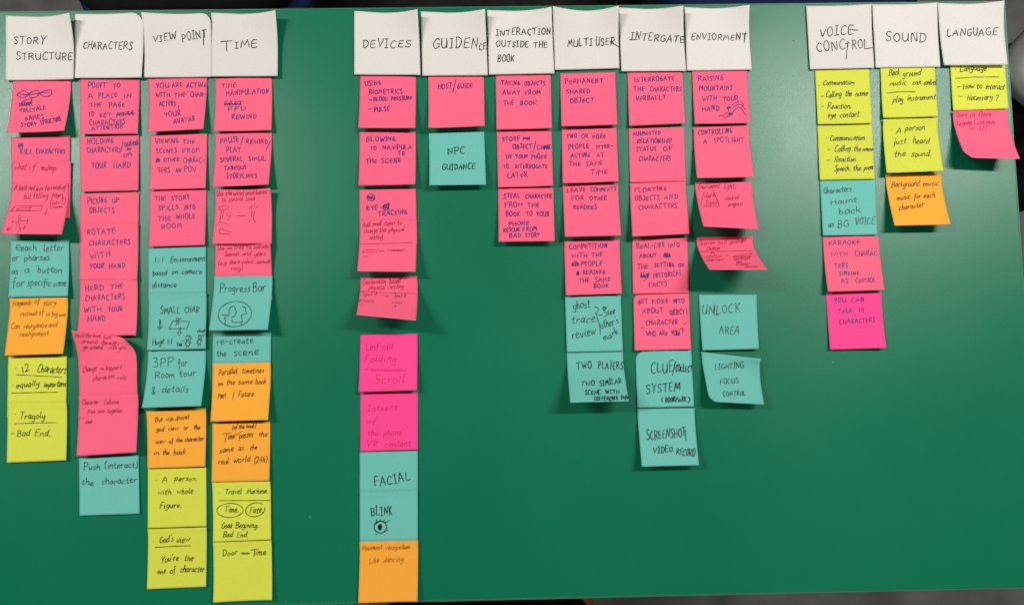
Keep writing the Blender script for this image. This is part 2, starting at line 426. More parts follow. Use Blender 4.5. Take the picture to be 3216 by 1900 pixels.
N('pink', 0, 400, [115,543, 655,540, 598,1040, 8,1036], (20,14), 3, 'curled coral pink note with pencilled book drawing hanging toward the left edge',
 [('A book not', 135,610, 335,608, 58), ('just forreading', 345,615, 632,600, 52), ('but telling', 228,700, 465,682, 60), ('others', 500,680, 610,680, 54),
  ('(how?)', 485,752, 632,735, 52), ('L',[482,772, 608,768]), ('L',[480,788, 606,774]), ('L',[100,815, 150,765, 415,762, 400,805, 100,815]), ('C',[160,798, 200,785, 285,780, 300,765]),
  ('L',[155,802, 285,805, 305,768]), ('L',[462,785, 435,845, 425,830]), ('L',[435,845, 468,828]), ('L',[112,918, 275,905]), ('L',[125,905, 118,930]), ('L',[268,890, 262,935]),
  ('E',190,872,13,15), ('L',[175,905, 190,885, 210,905]), ('L',[150,935, 190,930, 185,970]), ('L',[160,945, 158,972]), ('C',[235,955, 245,975, 225,990, 235,965]), ('ei', 60,1005, 105,1005, 46), ('3', 178,1010, 200,1005, 36)], pen='p')
N('teal', 0, 740, [106,50, 670,44, 657,590, 80,598], (4,3), 1, 'teal note about each letter or phrases as a button',
 [('Eeach', 150,148, 352,145, 62), ('L',[150,120, 205,112]), ('letter', 420,155, 620,145, 66), ('or', 118,240, 180,238, 66), ('pharses', 235,245, 482,240, 62), ('as', 110,375, 176,372, 64), ('a', 235,362, 285,360, 66),
  ('button', 360,362, 600,360, 66), ('for', 120,495, 235,488, 74), ('specific', 265,490, 495,485, 72), ('scene', 515,492, 642,492, 66)], pen='t')
N('orange', 0, 740, [92,610, 657,600, 612,1148, 42,1166], (9,8), 2, 'orange note about fragments of story instead of a big one',
 [('Fragments', 120,688, 302,672, 55), ('of', 332,665, 380,660, 60), ('story', 415,680, 540,672, 56), ('instead', 190,780, 350,775, 48), ('of', 378,770, 425,760, 60), ('a', 445,780, 480,778, 50), ('big', 500,785, 555,780, 56), ('one', 570,785, 634,780, 50),
  ('Can', 103,905, 190,900, 56), ('reorganize', 228,905, 452,890, 50), ('and', 465,890, 550,885, 54), ('realignment', 185,980, 470,965, 50)], pen='g')
N('yellow', 0, 1100, [80,62, 650,55, 642,640, 68,650], 0, 1, 'yellow green note reading twelve characters, equally important',
 [('.', 145,180,160,180,60), ('12', 215,228, 288,195, 72), ('Characters', 358,210, 635,225, 76), ('L',[150,238, 400,250, 598,262]), ('.', 118,345,130,345,60), ('equally', 155,365, 380,345, 60), ('important', 422,355, 636,355, 58), ('L',[112,416, 350,410, 560,408])], pen='y')
N('yellow', 0, 1100, [70,515, 646,512, 642,1070, 65,1093], (2,1), 2, 'yellow green note reading tragoly and bad end, lowest in the first column',
 [('.', 142,625,156,625,60), ('Tragoly', 185,670, 435,662, 70), ('L',[142,714, 380,705, 550,704]), ('-', 105,835, 138,833, 56), ('Bad', 162,835, 285,832, 64), ('End.', 332,835, 488,835, 60)], pen='y')

# column under characters
N('pink', 0, 0, [778,770, 1355,770, 1338,1298, 778,1303], (4,4), 1, 'coral pink note about point to a place in the page',
 [('POINT', 852,855, 1035,852, 50), ('TO', 1098,855, 1165,852, 46), ('A', 853,955, 905,950, 46), ('PLACE', 955,950, 1140,945, 46), ('IN', 1205,948, 1278,948, 40), ('THE', 865,1042, 988,1040, 50), ('PAGE', 1055,1042, 1215,1035, 46),
  ('TO', 858,1130, 908,1130, 50), ('GET', 965,1138, 1080,1140, 50), ('ATTE', 1130,1135, 1308,1112, 44), ('S',1150,1095,1290,1118,9), ('L',[1125,1112, 1305,1100]), ('CHARACTERS', 870,1215, 1215,1205, 50), ('ATTENTION', 890,1268, 1195,1245, 44)], pen='b')
N('pink', 0, 400, [768,95, 1350,75, 1342,613, 785,625], (2,3), 1, 'coral pink note reading holding characters on your hand',
 [('HOLDING', 848,162, 1102,150, 48), ('CHARACTERS', 845,245, 1172,238, 48), ('L',[1195,140, 1170,238]), ('OBJECTS', 1210,190, 1345,170, 46), ('S',1232,200,1275,222,8), ('S',1290,140,1340,170,6), ('on', 1198,290, 1282,275, 56),
  ('YOUR', 890,395, 1030,395, 54), ('HAND', 1100,395, 1268,392, 54)], pen='b')
N('pink', 0, 400, [778,645, 1350,632, 1340,1180, 775,1190], 0, 1, 'coral pink note reading picking up objects',
 [('PICKING', 848,745, 1038,728, 54), ('UP', 1090,730, 1160,725, 46), ('OBJECTS', 868,830, 1105,825, 48)], pen='b')
N('pink', 0, 400, [776,937, 1340,932, 1330,1482, 768,1485], 1, 2, 'coral pink note reading rotate characters with your hand',
 [('ROTATE', 845,1045, 1125,1035, 56), ('CHARACTERS', 865,1150, 1265,1135, 52), ('WITH', 882,1280, 1072,1250, 58), ('YOUR', 872,1370, 1010,1368, 46), ('HAND', 1060,1368, 1212,1362, 46)], pen='b')
N('pink', 0, 740, [776,434, 1332,420, 1320,968, 748,980], (3,4), 3, 'coral pink note reading herd the characters with your hand',
 [('HERD', 830,540, 1010,522, 56), ('THE', 1070,520, 1200,515, 52), ('CHARACTERS', 828,635, 1210,615, 52), ('WITH', 815,745, 985,735, 48), ('YOUR', 1048,738, 1195,730, 46), ('HAND', 850,835, 1025,832, 56)], pen='b')
N('pink', 0, 740, [692,922, 1300,1002, 1330,1475, 765,1480], (20,12,0,0), 4, 'curling coral pink note pencilled hold the ..., its top corner sticking out',
 [('Hold', 725,985, 812,992, 48), ('the', 822,990, 882,992, 48), ('book, turn', 895,985, 1075,1008, 40), ('around,', 790,1045, 950,1048, 44), ('characters', 980,1055, 1155,1062, 46), ('go', 805,1105, 850,1102, 48), ('around', 870,1105, 995,1100, 46), ('with', 1040,1105, 1130,1105, 46), ('you', 1150,1108, 1225,1098, 48)], pen='p', rounds=((1,0,.34),), hinge=.4)
N('pink', 0, 1100, [758,110, 1318,103, 1335,660, 760,665], 1, 5, 'coral pink note pencilled change support character role',
 [('Change', 800,215, 935,200, 58), ('S',972,172,1010,188,6), ('support', 1020,195, 1178,188, 52), ('character', 900,300, 1112,270, 52), ('role', 1135,290, 1225,285, 50)], pen='p')
N('pink', 0, 1100, [762,445, 1338,426, 1322,992, 742,1028], (7,6), 6, 'coral pink note pencilled character collision, run into together',
 [('Character', 795,530, 955,522, 44), ('Collision', 1003,528, 1152,522, 46), ('Run', 848,615, 920,610, 42), ('into', 950,612, 1012,608, 42), ('together.', 1040,612, 1200,600, 46), ('Also', 828,718, 895,705, 42), ('S',840,690,888,710,6)], pen='p')
N('teal', 0, 1100, [765,1048, 1345,1018, 1355,1588, 770,1608], 1.5, 1, 'teal note reading push (interact) the character, lowest in its column',
 [('Push', 808,1165, 972,1158, 66), ('(interact)', 1015,1150, 1338,1140, 60), ('the', 792,1312, 908,1310, 62), ('character', 990,1305, 1325,1285, 62)], pen='t')

# column under view point
N('pink', 440, 0, [80,768, 650,755, 614,1253, 77,1280], (10,9), 1, 'coral pink note about you are acting with the characters, your avatar',
 [('YOU', 155,855, 280,850, 50), ('ARE', 312,850, 412,840, 46), ('ACTING', 450,850, 640,845, 46), ('WITH', 155,948, 292,940, 48), ('THE', 330,942, 440,942, 46), ('CHAR-', 490,940, 635,935, 46), ('ACTERS', 185,1028, 345,1025, 44), ('L',[372,1022, 374,1058]),
  ('YOUR', 240,1138, 395,1120, 52), ('AVATAR', 325,1202, 535,1170, 46)], pen='b')
N('pink', 440, 400, [98,73, 650,60, 634,590, 88,605], (4,3), 1, 'coral pink note about viewing the scenes from other characters',
 [('VIEWING', 148,158, 375,152, 48), ('THE', 415,158, 530,155, 44), ('SCENES', 155,250, 355,248, 46), ('FROM', 410,250, 580,240, 46), ('S',155,305,190,335,9), ('E',172,320,17,20), ('OTHER', 228,335, 380,330, 36), ('CHARAC-', 420,345, 625,338, 46), ('TERS', 175,440, 290,435, 48), ('S',345,395,400,435,6), ('POV', 422,435, 545,430, 54)], pen='b')
N('pink', 440, 400, [90,618, 643,608, 627,1143, 82,1160], (4,4), 1, 'coral pink note reading the story spills into the whole room',
 [('THE', 145,712, 250,708, 44), ('STORY', 305,712, 485,700, 44), ('SPILLS', 175,808, 370,798, 48), ('INTO', 430,800, 538,795, 42), ('THE', 170,905, 300,905, 48), ('WHOLE', 350,890, 535,880, 46), ('ROOM', 205,990, 405,975, 48)], pen='b')
N('teal', 440, 400, [80,1175, 640,1160, 642,1700, 82,1712], 0, 1, 'teal note about one to one environment based on camera distance',
 [('1:1', 132,1310, 232,1310, 56), ('Envioronment', 295,1308, 630,1295, 56), ('based', 118,1440, 262,1432, 56), ('on', 305,1428, 365,1425, 54), ('camera', 402,1425, 598,1420, 54), ('@',440,740), ('distance', 115,508, 352,498, 56)], pen='t')
N('teal', 440, 740, [82,570, 642,556, 636,1100, 66,1115], (2,1.5), 2, 'teal note reading small char with drawn arrows and stick figures',
 [('SMALL', 195,762, 385,752, 72), ('CHAR', 430,748, 572,745, 66), ('L',[190,815, 185,905]), ('L',[200,820, 198,905]), ('L',[168,880, 188,918, 212,880]), ('L',[280,905, 318,828, 480,835, 450,912]), ('L',[280,905, 435,903]),
  ('E',362,812,13,12), ('L',[350,870, 360,830, 375,870]), ('L',[345,840, 382,845]), ('L',[378,815, 402,800]), ('L',[378,890, 375,950]), ('L',[392,890, 390,950]), ('L',[358,935, 382,972, 410,935]),
  ('Huge', 120,1065, 232,1050, 62), ('1:1', 265,1052, 312,1050, 56), ('You', 355,1078, 405,1068, 44), ('L',[405,1028, 432,1018]), ('E',468,992,25,24), ('L',[478,975, 470,1005]), ('E',462,1050,18,24), ('L',[450,1020, 430,1060]), ('L',[482,1020, 495,1050]), ('L',[452,1070, 448,1090]), ('L',[472,1070, 475,1090]),
  ('char', 555,938, 632,935, 32), ('E',580,985,16,18), ('L',[565,960, 580,985, 612,960, 618,985]), ('E',575,1030,15,22), ('L',[560,1010, 545,1052]), ('L',[592,1010, 606,1028]), ('L',[565,1050, 560,1082]), ('L',[582,1050, 585,1080])], pen='t')
N('teal', 440, 740, [75,1122, 637,1118, 592,1656, 15,1673], (17,15), 1, 'lifted teal note reading three person room tour and details',
 [('3PP', 125,1285, 325,1262, 82), ('for', 370,1275, 455,1262, 68), ('Room', 140,1390, 335,1378, 66), ('tour', 382,1372, 545,1358, 66), ('@',440,1100), ('&', 112,435, 160,430, 80), ('details', 208,412, 468,408, 66)], pen='t')
N('orange', 440, 1100, [58,592, 637,562, 632,1130, 70,1150], (2,2,3,2), 2, 'orange note about the viewpoint or the view of the character',
 [('the', 140,700, 215,692, 50), ('viewpoint', 248,690, 478,668, 48), ('god', 152,790, 230,785, 46), ('view', 270,780, 368,770, 46), ('or', 422,770, 468,768, 46), ('the', 520,770, 582,765, 46), ('view', 152,910, 242,902, 44), ('of', 280,905, 320,895, 50), ('the', 348,892, 410,888, 44), ('character', 432,888, 614,880, 48),
  ('in', 130,1018, 185,1012, 44), ('the', 218,1015, 282,1010, 48), ('book', 322,1018, 435,1015, 58)], pen='o')
N('yellow', 440, 1420, [75,162, 642,148, 644,722, 73,742], 1.2, 1, 'yellow green note reading a person with whole figure',
 [('.', 148,275,162,275,60), ('A', 212,292, 265,288, 48), ('person.', 330,280, 552,278, 52), ('with', 168,412, 300,408, 54), ('whole', 355,410, 515,402, 56), ('Figure.', 188,548, 398,540, 56)], pen='y')
N('yellow', 440, 1420, [73,748, 645,730, 641,1308, 65,1333], (1,3), 2, 'yellow green note on god\'s view, lowest under the view point card',
 [('.', 122,872,134,870,60), ('God\'s', 185,882, 322,870, 64), ('view', 350,882, 480,872, 64), ('L',[145,926, 320,915, 492,910]), ('You\'re', 200,1070, 370,1058, 66), ('the', 428,1055, 515,1052, 60), ('one', 165,1185, 245,1180, 56), ('of', 290,1180, 342,1168, 62), ('character', 388,1168, 622,1160, 66)], pen='y')

# column under time
N('pink', 440, 0, [730,765, 1280,745, 1274,1262, 716,1272], (5,5), 1, 'coral pink note reading time manipulation and rewind',
 [('TIME', 792,858, 935,850, 48), ('MANIPULATION', 835,932, 1248,905, 50), ('FAST', 815,1025, 1000,1018, 38), ('S',822,998,985,1020,13), ('FFD', 855,1080, 1030,1070, 42), ('REWIND', 888,1160, 1130,1145, 46)], pen='b')
N('pink', 440, 400, [728,60, 1280,52, 1247,555, 702,577], (11,10), 1, 'coral pink note reading pause, rewind, play several storylines',
 [('PAUSE', 780,152, 960,140, 54), ('L',[1002,82, 978,170]), ('REWIND', 1030,165, 1240,160, 48), ('L',[1265,130, 1222,220]), ('PLAY', 835,248, 975,242, 54), ('SEVERAL', 782,335, 998,325, 46), ('SIMUL', 1055,325, 1220,318, 42), ('TANEOUS', 815,415, 1030,408, 40), ('STORYLINES', 840,495, 1135,490, 46)], pen='b')
N('pink', 440, 400, [730,603, 1262,590, 1277,1128, 700,1132], (3,9,5,6), 2, 'coral pink note pencilled with a tree, an arrow and a bare tree',
 [('Use the', 740,672, 890,658, 52), ('wind', 905,662, 1002,655, 50), ('and', 1022,655, 1100,650, 46), ('leaves', 1118,655, 1225,645, 46), ('to', 788,728, 832,725, 46), ('control', 858,722, 995,715, 50), ('time', 1020,718, 1112,708, 48),
  ('C',[765,800, 770,775, 800,765, 855,765, 850,785, 820,800, 770,800]), ('L',[788,805, 775,915]), ('L',[810,800, 795,892]), ('L',[735,955, 770,920, 820,925, 865,952]), ('C',[770,1000, 800,985, 820,1000, 880,1018]), ('C',[770,1000, 775,1030, 830,1035, 880,1040]), ('L',[948,858, 1030,855, 1005,862]),
  ('L',[838,835, 845,845]), ('L',[875,822, 872,838]), ('C',[838,850, 862,865, 885,850]), ('L',[850,880, 875,882]), ('L',[848,898, 872,898]), ('L',[1060,765, 1085,775]), ('L',[1080,748, 1095,770]), ('L',[1115,742, 1108,768]), ('L',[1152,758, 1120,775]), ('L',[1148,778, 1122,782]), ('L',[1055,785, 1082,782]),
  ('L',[1088,810, 1080,870]), ('L',[1110,815, 1098,898]), ('L',[1070,895, 1055,918]), ('L',[1105,895, 1120,930]), ('L',[1065,805, 1080,790])], pen='p')
N('pink', 440, 740, [732,60, 1262,62, 1280,625, 712,632], (3,9,0,0), 1, 'coral pink note pencilled use tree to indicate seasons and years',
 [('Use', 750,140, 815,138, 44), ('S',848,115,895,138,7), ('tree to', 905,138, 1075,132, 48), ('indicate', 1100,132, 1240,125, 48), ('Seasons', 815,205, 958,198, 48), ('and', 990,198, 1075,192, 46), ('years', 1105,200, 1215,192, 48), ('(e.g.', 755,285, 845,278, 46), ('leave', 868,278, 965,272, 46), ('colour,', 985,275, 1112,268, 46), ('annual', 1128,275, 1260,268, 46), ('ring)', 880,340, 995,335, 48)], pen='p')
N('teal', 440, 740, [716,398, 1283,390, 1240,914, 667,922], (16,15), 3, 'lifted teal note reading progress bar above a drawn globe',
 [('Progress', 772,548, 1072,540, 76), ('Bar', 1095,548, 1222,535, 86), ('E',920,762,162,122,0,360,-8,40), ('C',[792,770, 860,765, 862,720, 885,692, 918,690, 925,725, 935,742, 915,780, 885,795]), ('C',[992,692, 1018,695, 1022,725, 1032,758, 988,770, 985,800, 992,835, 940,842, 895,835, 893,815]), ('C',[858,782, 820,795, 828,830, 825,860, 880,882]), ('L',[975,850, 985,858, 975,870])], pen='t')
N('teal', 440, 740, [706,952, 1272,942, 1266,1500, 700,1508], 0, 1, 'teal note reading re-create the scene, its lower half covered by orange',
 [('re-create', 745,1060, 1098,1045, 62), ('the', 745,1172, 838,1165, 60), ('scene', 905,1168, 1150,1160, 72)], pen='t')
N('orange', 440, 1100, [703,130, 1267,120, 1242,678, 683,694], (9,7), 2, 'orange note about parallel timelines, past and future',
 [('Parallel', 762,242, 942,225, 54), ('timelines', 985,225, 1202,218, 52), ('on', 758,342, 805,340, 46), ('the', 835,338, 920,330, 52), ('same', 950,332, 1092,325, 50), ('book', 1118,332, 1220,328, 56), ('Past', 755,465, 830,458, 52), ('L',[912,408, 895,478]), ('Future', 955,455, 1100,445, 56)], pen='o')
N('orange', 440, 1100, [702,710, 1264,692, 1255,1268, 692,1282], (4,4), 1, 'orange note reading time of the book passes as the real world',
 [('(of the book)', 892,768, 1122,752, 42), ('C',[925,805, 938,825, 985,785]), ('T', 782,908, 862,902, 105), ('ime', 850,865, 915,862, 62), ('passes', 962,855, 1095,840, 54), ('the', 1150,838, 1235,832, 50), ('same', 768,1000, 905,980, 54), ('as', 952,978, 1005,972, 50), ('the', 1065,970, 1132,965, 54), ('real', 755,1110, 860,1098, 56), ('world', 905,1092, 1065,1080, 58), ('(24h)', 1105,1092, 1232,1088, 56)], pen='o')
N('yellow', 440, 1420, [697,295, 1264,285, 1272,852, 706,875], 1.5, 2, 'yellow green note with time and fate circled under travel machine',
 [('.', 765,398,778,396,60), ('Travel', 820,412, 982,402, 56), ('Machine.', 1035,405, 1240,400, 54), ('L',[768,472, 1000,470, 1264,470]), ('Time.', 812,585, 955,582, 62), ('Fate.', 1060,595, 1190,590, 64), ('E',872,566,128,68,0,350,-2,30), ('E',1118,560,95,66,0,330,-14,30),
  ('Good', 788,742, 888,735, 54), ('Begining.', 925,738, 1148,732, 54), ('Bad', 802,828, 895,825, 54), ('End.', 935,828, 1048,825, 50)], pen='y')
N('yellow', 440, 1420, [706,878, 1274,858, 1281,1438, 708,1463], (1,2), 3, 'yellow green note reading door and time joined by a double arrow',
 [('.', 752,1000,764,998,60), ('Door', 798,1010, 942,998, 58), ('<', 978,1008, 1035,998, 44), ('>', 1010,1008, 1058,998, 44), ('T', 1068,1018, 1145,1010, 76), ('ime', 1118,1002, 1220,1000, 60)], pen='y')

# column under devices
N('pink', 1100, 0, [96,738, 638,742, 630,1242, 78,1242], (10,9), 1, 'coral pink note reading using biometrics, blood pressure and pulse',
 [('USING', 142,830, 302,825, 46), ('BIOMETRICS', 180,910, 508,908, 46), ('-', 178,985, 210,985, 40), ('BLOOD', 225,978, 360,975, 36), ('PRESSURE', 395,978, 600,965, 38), ('-', 175,1075, 212,1073, 40), ('PULSE', 232,1085, 382,1075, 46)], pen='b')
N('pink', 1100, 400, [91,45, 636,42, 631,553, 80,565], (9,8), 1, 'coral pink note reading blowing to manipulate the scene',
 [('BLOWING', 155,138, 442,132, 46), ('TO', 195,222, 255,218, 42), ('MANIPULA', 315,215, 600,210, 42), ('TE', 460,275, 538,268, 44), ('THE', 152,350, 258,345, 44), ('SCENE', 302,345, 495,342, 44)], pen='b')
N('pink', 1100, 400, [88,607, 636,597, 650,1130, 92,1138], 0, 1, 'coral pink note reading eye tracking with scribbled out circles',
 [('E',200,680,38,34), ('S',165,665,225,700,9), ('L',[215,710, 240,672, 240,700]), ('EYE', 158,805, 268,798, 50), ('L',[295,778, 375,745]), ('E',345,775,28,26), ('E',368,748,12,12), ('S',320,765,380,795,7), ('TRACKING', 272,862, 555,840, 48)], pen='b')
N('pink', 1100, 400, [92,905, 645,900, 633,1402, 66,1398], (17,17), 2, 'coral pink note pencilled add small items above two sketched slabs',
 [('Add', 118,970, 190,962, 48), ('small', 210,960, 300,952, 46), ('items', 322,955, 432,948, 46), ('to', 455,950, 498,945, 46), ('change', 130,1030, 262,1020, 46), ('the', 280,1018, 345,1015, 50), ('physical', 370,1020, 520,1010, 50), ('setting', 180,1088, 315,1080, 46), ('L',[98,1135, 350,1128, 610,1118]),
  ('L',[118,1215, 130,1192, 250,1190]), ('L',[118,1215, 235,1210]), ('L',[255,1208, 270,1182]), ('L',[275,1205, 328,1195, 312,1186]), ('L',[355,1205, 378,1176]), ('L',[378,1195, 515,1188]), ('L',[400,1198, 505,1200, 530,1172]), ('S',405,1186,470,1198,6), ('L',[122,1250, 135,1258, 140,1245]), ('L',[150,1265, 155,1252, 175,1255])], pen='p')
N('pink', 1100, 740, [98,407, 648,392, 638,825, 58,770], (42,36), 1, 'steeply lifted coral pink note pencilled with spot A to spot B',
 [('Geolocation', 118,475, 345,462, 50), ('based', 375,468, 482,462, 52), ('physical', 178,520, 335,518, 48), ('Setting', 365,520, 515,515, 48), ('L',[92,540, 350,555, 635,562]), ('Spot A', 120,585, 260,585, 40), ('L',[310,580, 370,588, 350,575]), ('L',[370,588, 345,598]), ('Spot B', 422,598, 540,598, 40),
  ('L',[80,640, 98,622, 175,632, 225,628, 232,632, 222,655]), ('L',[90,638, 215,645]), ('L',[105,662, 128,665]), ('L',[405,658, 420,640]), ('C',[430,655, 460,645, 490,655, 450,660]), ('L',[508,638, 495,662]), ('L',[428,688, 438,678, 450,688, 428,688])], pen='p')
N('magenta', 1100, 740, [98,966, 652,953, 648,1502, 80,1520], (9,7), 1, 'magenta note faintly pencilled unfold, folding and scroll',
 [('UnFold', 150,1118, 415,1105, 72), ('Folding', 135,1225, 445,1225, 68), ('L',[142,1298, 330,1302, 515,1298]), ('L',[200,1310, 380,1316, 540,1312]), ('Scroll', 232,1438, 520,1432, 80)], pen='m')
N('magenta', 1100, 1100, [98,418, 655,402, 656,968, 95,985], (2,2), 0, 'magenta note faintly pencilled interact with the phone VR content',
 [('Inteect', 162,592, 458,575, 56), ('w/', 155,710, 262,700, 52), ('the', 168,828, 272,822, 56), ('phone', 322,830, 498,822, 58), ('VR', 152,940, 265,938, 60), ('content', 330,940, 585,930, 64)], pen='m')
N('teal', 1100, 1100, [92,990, 655,978, 656,1540, 90,1548], 0, 1, 'teal note reading facial in tall black capitals',
 [('FACIAL', 235,1325, 585,1262, 88)], pen='k')
N('teal', 1100, 1420, [91,392, 655,378, 656,940, 90,948], 0, 2, 'teal note reading blink above a drawn eye with lashes',
 [('BLINK', 202,622, 410,608, 86), ('E',292,728,60,58,0,360,0,30), ('L',[248,698, 255,652]), ('L',[285,675, 292,650]), ('L',[318,678, 335,655]), ('L',[342,686, 382,660]), ('C',[250,690, 300,668, 345,688]), ('E',288,728,17,27), ('S',276,712,300,745,8), ('S',280,705,296,752,6), ('E',288,728,9,20), ('L',[252,795, 254,803]), ('L',[292,785, 300,797]), ('L',[328,768, 338,780]), ('L',[362,758, 370,766])], pen='k')
N('orange', 1100, 1420, [92,872, 659,860, 652,1452, 77,1468], (5,3), 3, 'orange note pencilled movement recognition like dancing, at the table\'s lower edge',
 [('Movement', 112,955, 305,945, 50), ('recognition', 345,948, 575,938, 48), ('S',500,920,570,938,7), ('Like', 185,1085, 275,1075, 58), ('dancing.', 318,1075, 525,1065, 58)], pen='g')

# column under guidence
N('pink', 1100, 0, [757,738, 1297,735, 1304,1223, 758,1242], (12,11), 1, 'coral pink note reading host slash guide and nothing else',
 [('HOST', 855,862, 985,858, 54), ('L',[1025,775, 995,898]), ('GUIDE', 1040,858, 1192,852, 46)], pen='b')
N('teal', 1100, 400, [762,57, 1300,42, 1318,557, 768,562], (11,12), 1, 'teal note reading NPC guidance, alone in its column',
 [('NPC', 945,258, 1112,248, 70), ('GUIDANCE', 895,412, 1212,405, 56)], pen='k')

# column under interaction outside the book
N('pink', 1520, 0, [113,728, 647,720, 660,1243, 121,1257], (5,5), 1, 'coral pink note reading taking objects away from the book',
 [('TAKING', 165,825, 352,825, 42), ('OBJECTS', 392,828, 595,828, 42), ('AWAY', 180,922, 350,918, 44), ('FROM', 395,920, 550,915, 42), ('THE', 190,1022, 290,1018, 46), ('BOOK', 352,1018, 512,1015, 40)], pen='b')
N('pink', 1520, 400, [124,44, 656,32, 672,568, 136,582], (3,3), 1, 'coral pink note reading store object in your phone to interrogate later',
 [('STORE', 178,132, 345,125, 42), ('S',380,95,445,122,9), ('OBJECT', 280,208, 465,205, 44), ('L',[502,138, 478,240]), ('CHAR', 515,215, 645,215, 44), ('S',580,170,630,205,9), ('IN', 215,305, 270,300, 42), ('YOUR', 308,300, 425,298, 36), ('PHONE', 462,308, 610,302, 44), ('TO', 192,400, 242,398, 40), ('INTERROGATE', 302,400, 615,395, 40), ('LATER', 232,488, 425,482, 50)], pen='b')
N('pink', 1520, 400, [138,597, 675,588, 687,1103, 142,1110], (12,11), 1, 'coral pink note reading steal character from the book, rescue from bad story',
 [('STEAL', 190,690, 350,685, 48), ('CHARACTER', 402,688, 660,690, 42), ('FROM', 202,775, 375,765, 44), ('THE', 425,775, 535,772, 42), ('BOOK', 212,862, 352,858, 46), ('TO', 412,862, 470,858, 40), ('YOUR', 512,865, 632,865, 44), ('PHONE.', 238,955, 455,948, 40), ('RESCUE', 188,1015, 348,1010, 40), ('FROM', 375,1010, 515,1002, 38), ('BAD', 245,1070, 360,1065, 38), ('STORY', 405,1065, 538,1060, 38)], pen='b')

# column under multi user
N('pink', 1520, 0, [740,713, 1275,701, 1295,1208, 753,1226], (8,7), 1, 'coral pink note reading permanent shared object',
 [('PERMANENT', 788,812, 1158,802, 44), ('SHARED', 800,905, 1030,905, 44), ('OBJECT', 838,1000, 1070,995, 46)], pen='b')
N('pink', 1520, 400, [754,14, 1288,4, 1307,522, 765,543], (7,7), 1, 'coral pink note about two or more people interacting at the same time',
 [('TWO', 800,105, 905,102, 40), ('OR', 948,105, 1012,102, 38), ('MORE', 1055,108, 1182,105, 42), ('PEOPLE', 820,210, 1025,200, 44), ('INTER-', 1090,205, 1255,200, 38), ('ACTING', 842,295, 1030,290, 42), ('AT', 1095,290, 1165,285, 40), ('THE', 825,380, 938,375, 44), ('SAME', 990,378, 1152,368, 44), ('TIME', 1035,462, 1205,458, 48)], pen='b')
N('pink', 1520, 400, [765,560, 1302,546, 1331,1050, 785,1063], (13,12), 1, 'coral pink note reading leave comments for other readers',
 [('LEAVE', 808,630, 985,625, 44), ('COMMENTS', 1035,622, 1282,618, 42), ('FOR', 850,710, 972,710, 44), ('OTHER', 1025,710, 1192,710, 42), ('READERS', 865,798, 1095,798, 42), ('.', 1028,862,1042,862,30)], pen='b')
N('pink', 1730, 740, [130,55, 666,36, 689,563, 145,580], (7,7), 1, 'coral pink note reading competition with the people reading the same book',
 [('COMPETITION', 180,135, 548,115, 46), ('WITH', 205,215, 355,210, 40), ('THE', 395,205, 505,200, 42), ('S',205,262,272,290,9), ('E',238,275,32,20), ('PEOPLE', 295,295, 502,290, 44), ('S',250,345,275,382,7), ('READING', 312,378, 528,370, 38), ('THE', 275,458, 375,455, 46), ('SAME', 428,450, 578,442, 44), ('BOOK', 415,508, 560,498, 38)], pen='b')
N('teal', 1730, 740, [138,592, 680,578, 700,1120, 155,1132], (1.5,1.5), 2, 'teal note reading ghost, trace, review beside see other\'s mark',
 [('ghost', 215,715, 380,695, 74), ('trace', 198,850, 430,838, 84), ('review', 208,1005, 438,960, 92), ('C',[420,690, 455,700, 460,725, 435,752, 470,770, 500,772]), ('L',[440,755, 475,880, 482,965]), ('*', 492,735, 545,735, 62), ('L',[512,700, 545,695, 515,725]), ('L',[520,740, 550,755, 512,800]), ('see', 550,770, 625,760, 66), ('other\'s', 490,905, 662,850, 72), ('mark', 520,1025, 668,958, 68)], pen='t')
N('teal', 1700, 1000, [247,332, 792,320, 850,805, 280,818], (35,33), 1, 'lifted teal note reading two players, two similar scene',
 [('TWO', 345,498, 490,480, 64), ('PLAYERS', 555,490, 795,488, 74), ('TWO', 385,655, 520,650, 50), ('SIMILAR', 568,658, 782,625, 54), ('SCENE', 425,742, 578,738, 42), ('WITH', 625,732, 758,728, 36), ('DIFFERENT', 515,798, 742,795, 38), ('L',[738,770, 740,810]), ('Info', 772,785, 845,780, 36)], pen='k')

# column under intergate
N('pink', 1940, 0, [94,702, 627,695, 655,1198, 112,1221], (5,5), 1, 'coral pink note reading interrogate the characters verbally',
 [('INTERROGATE', 165,798, 555,780, 46), ('THE', 152,885, 262,882, 44), ('CHARACTERS', 318,885, 620,885, 44), ('VERBALLY', 178,975, 465,965, 44)], pen='b')
N('pink', 1940, 400, [106,12, 643,0, 658,522, 120,537], (.6,.6), 1, 'coral pink note reading augmented relationship status of characters',
 [('AUGMENTED', 150,80, 415,72, 36), ('RELATIONSHIP', 188,152, 525,150, 42), ('STATUS', 182,232, 375,225, 42), ('OF', 442,230, 540,222, 42), ('CHARACTERS', 205,325, 518,328, 48)], pen='b')
N('pink', 1940, 400, [120,543, 658,526, 697,1033, 143,1060], (8,12), 2, 'coral pink note reading floating objects and characters',
 [('FLOATING', 165,632, 475,615, 44), ('OBJECTS', 170,712, 405,705, 48), ('AND', 450,695, 585,692, 42), ('CHARACTERS', 205,800, 578,780, 48)], pen='b')
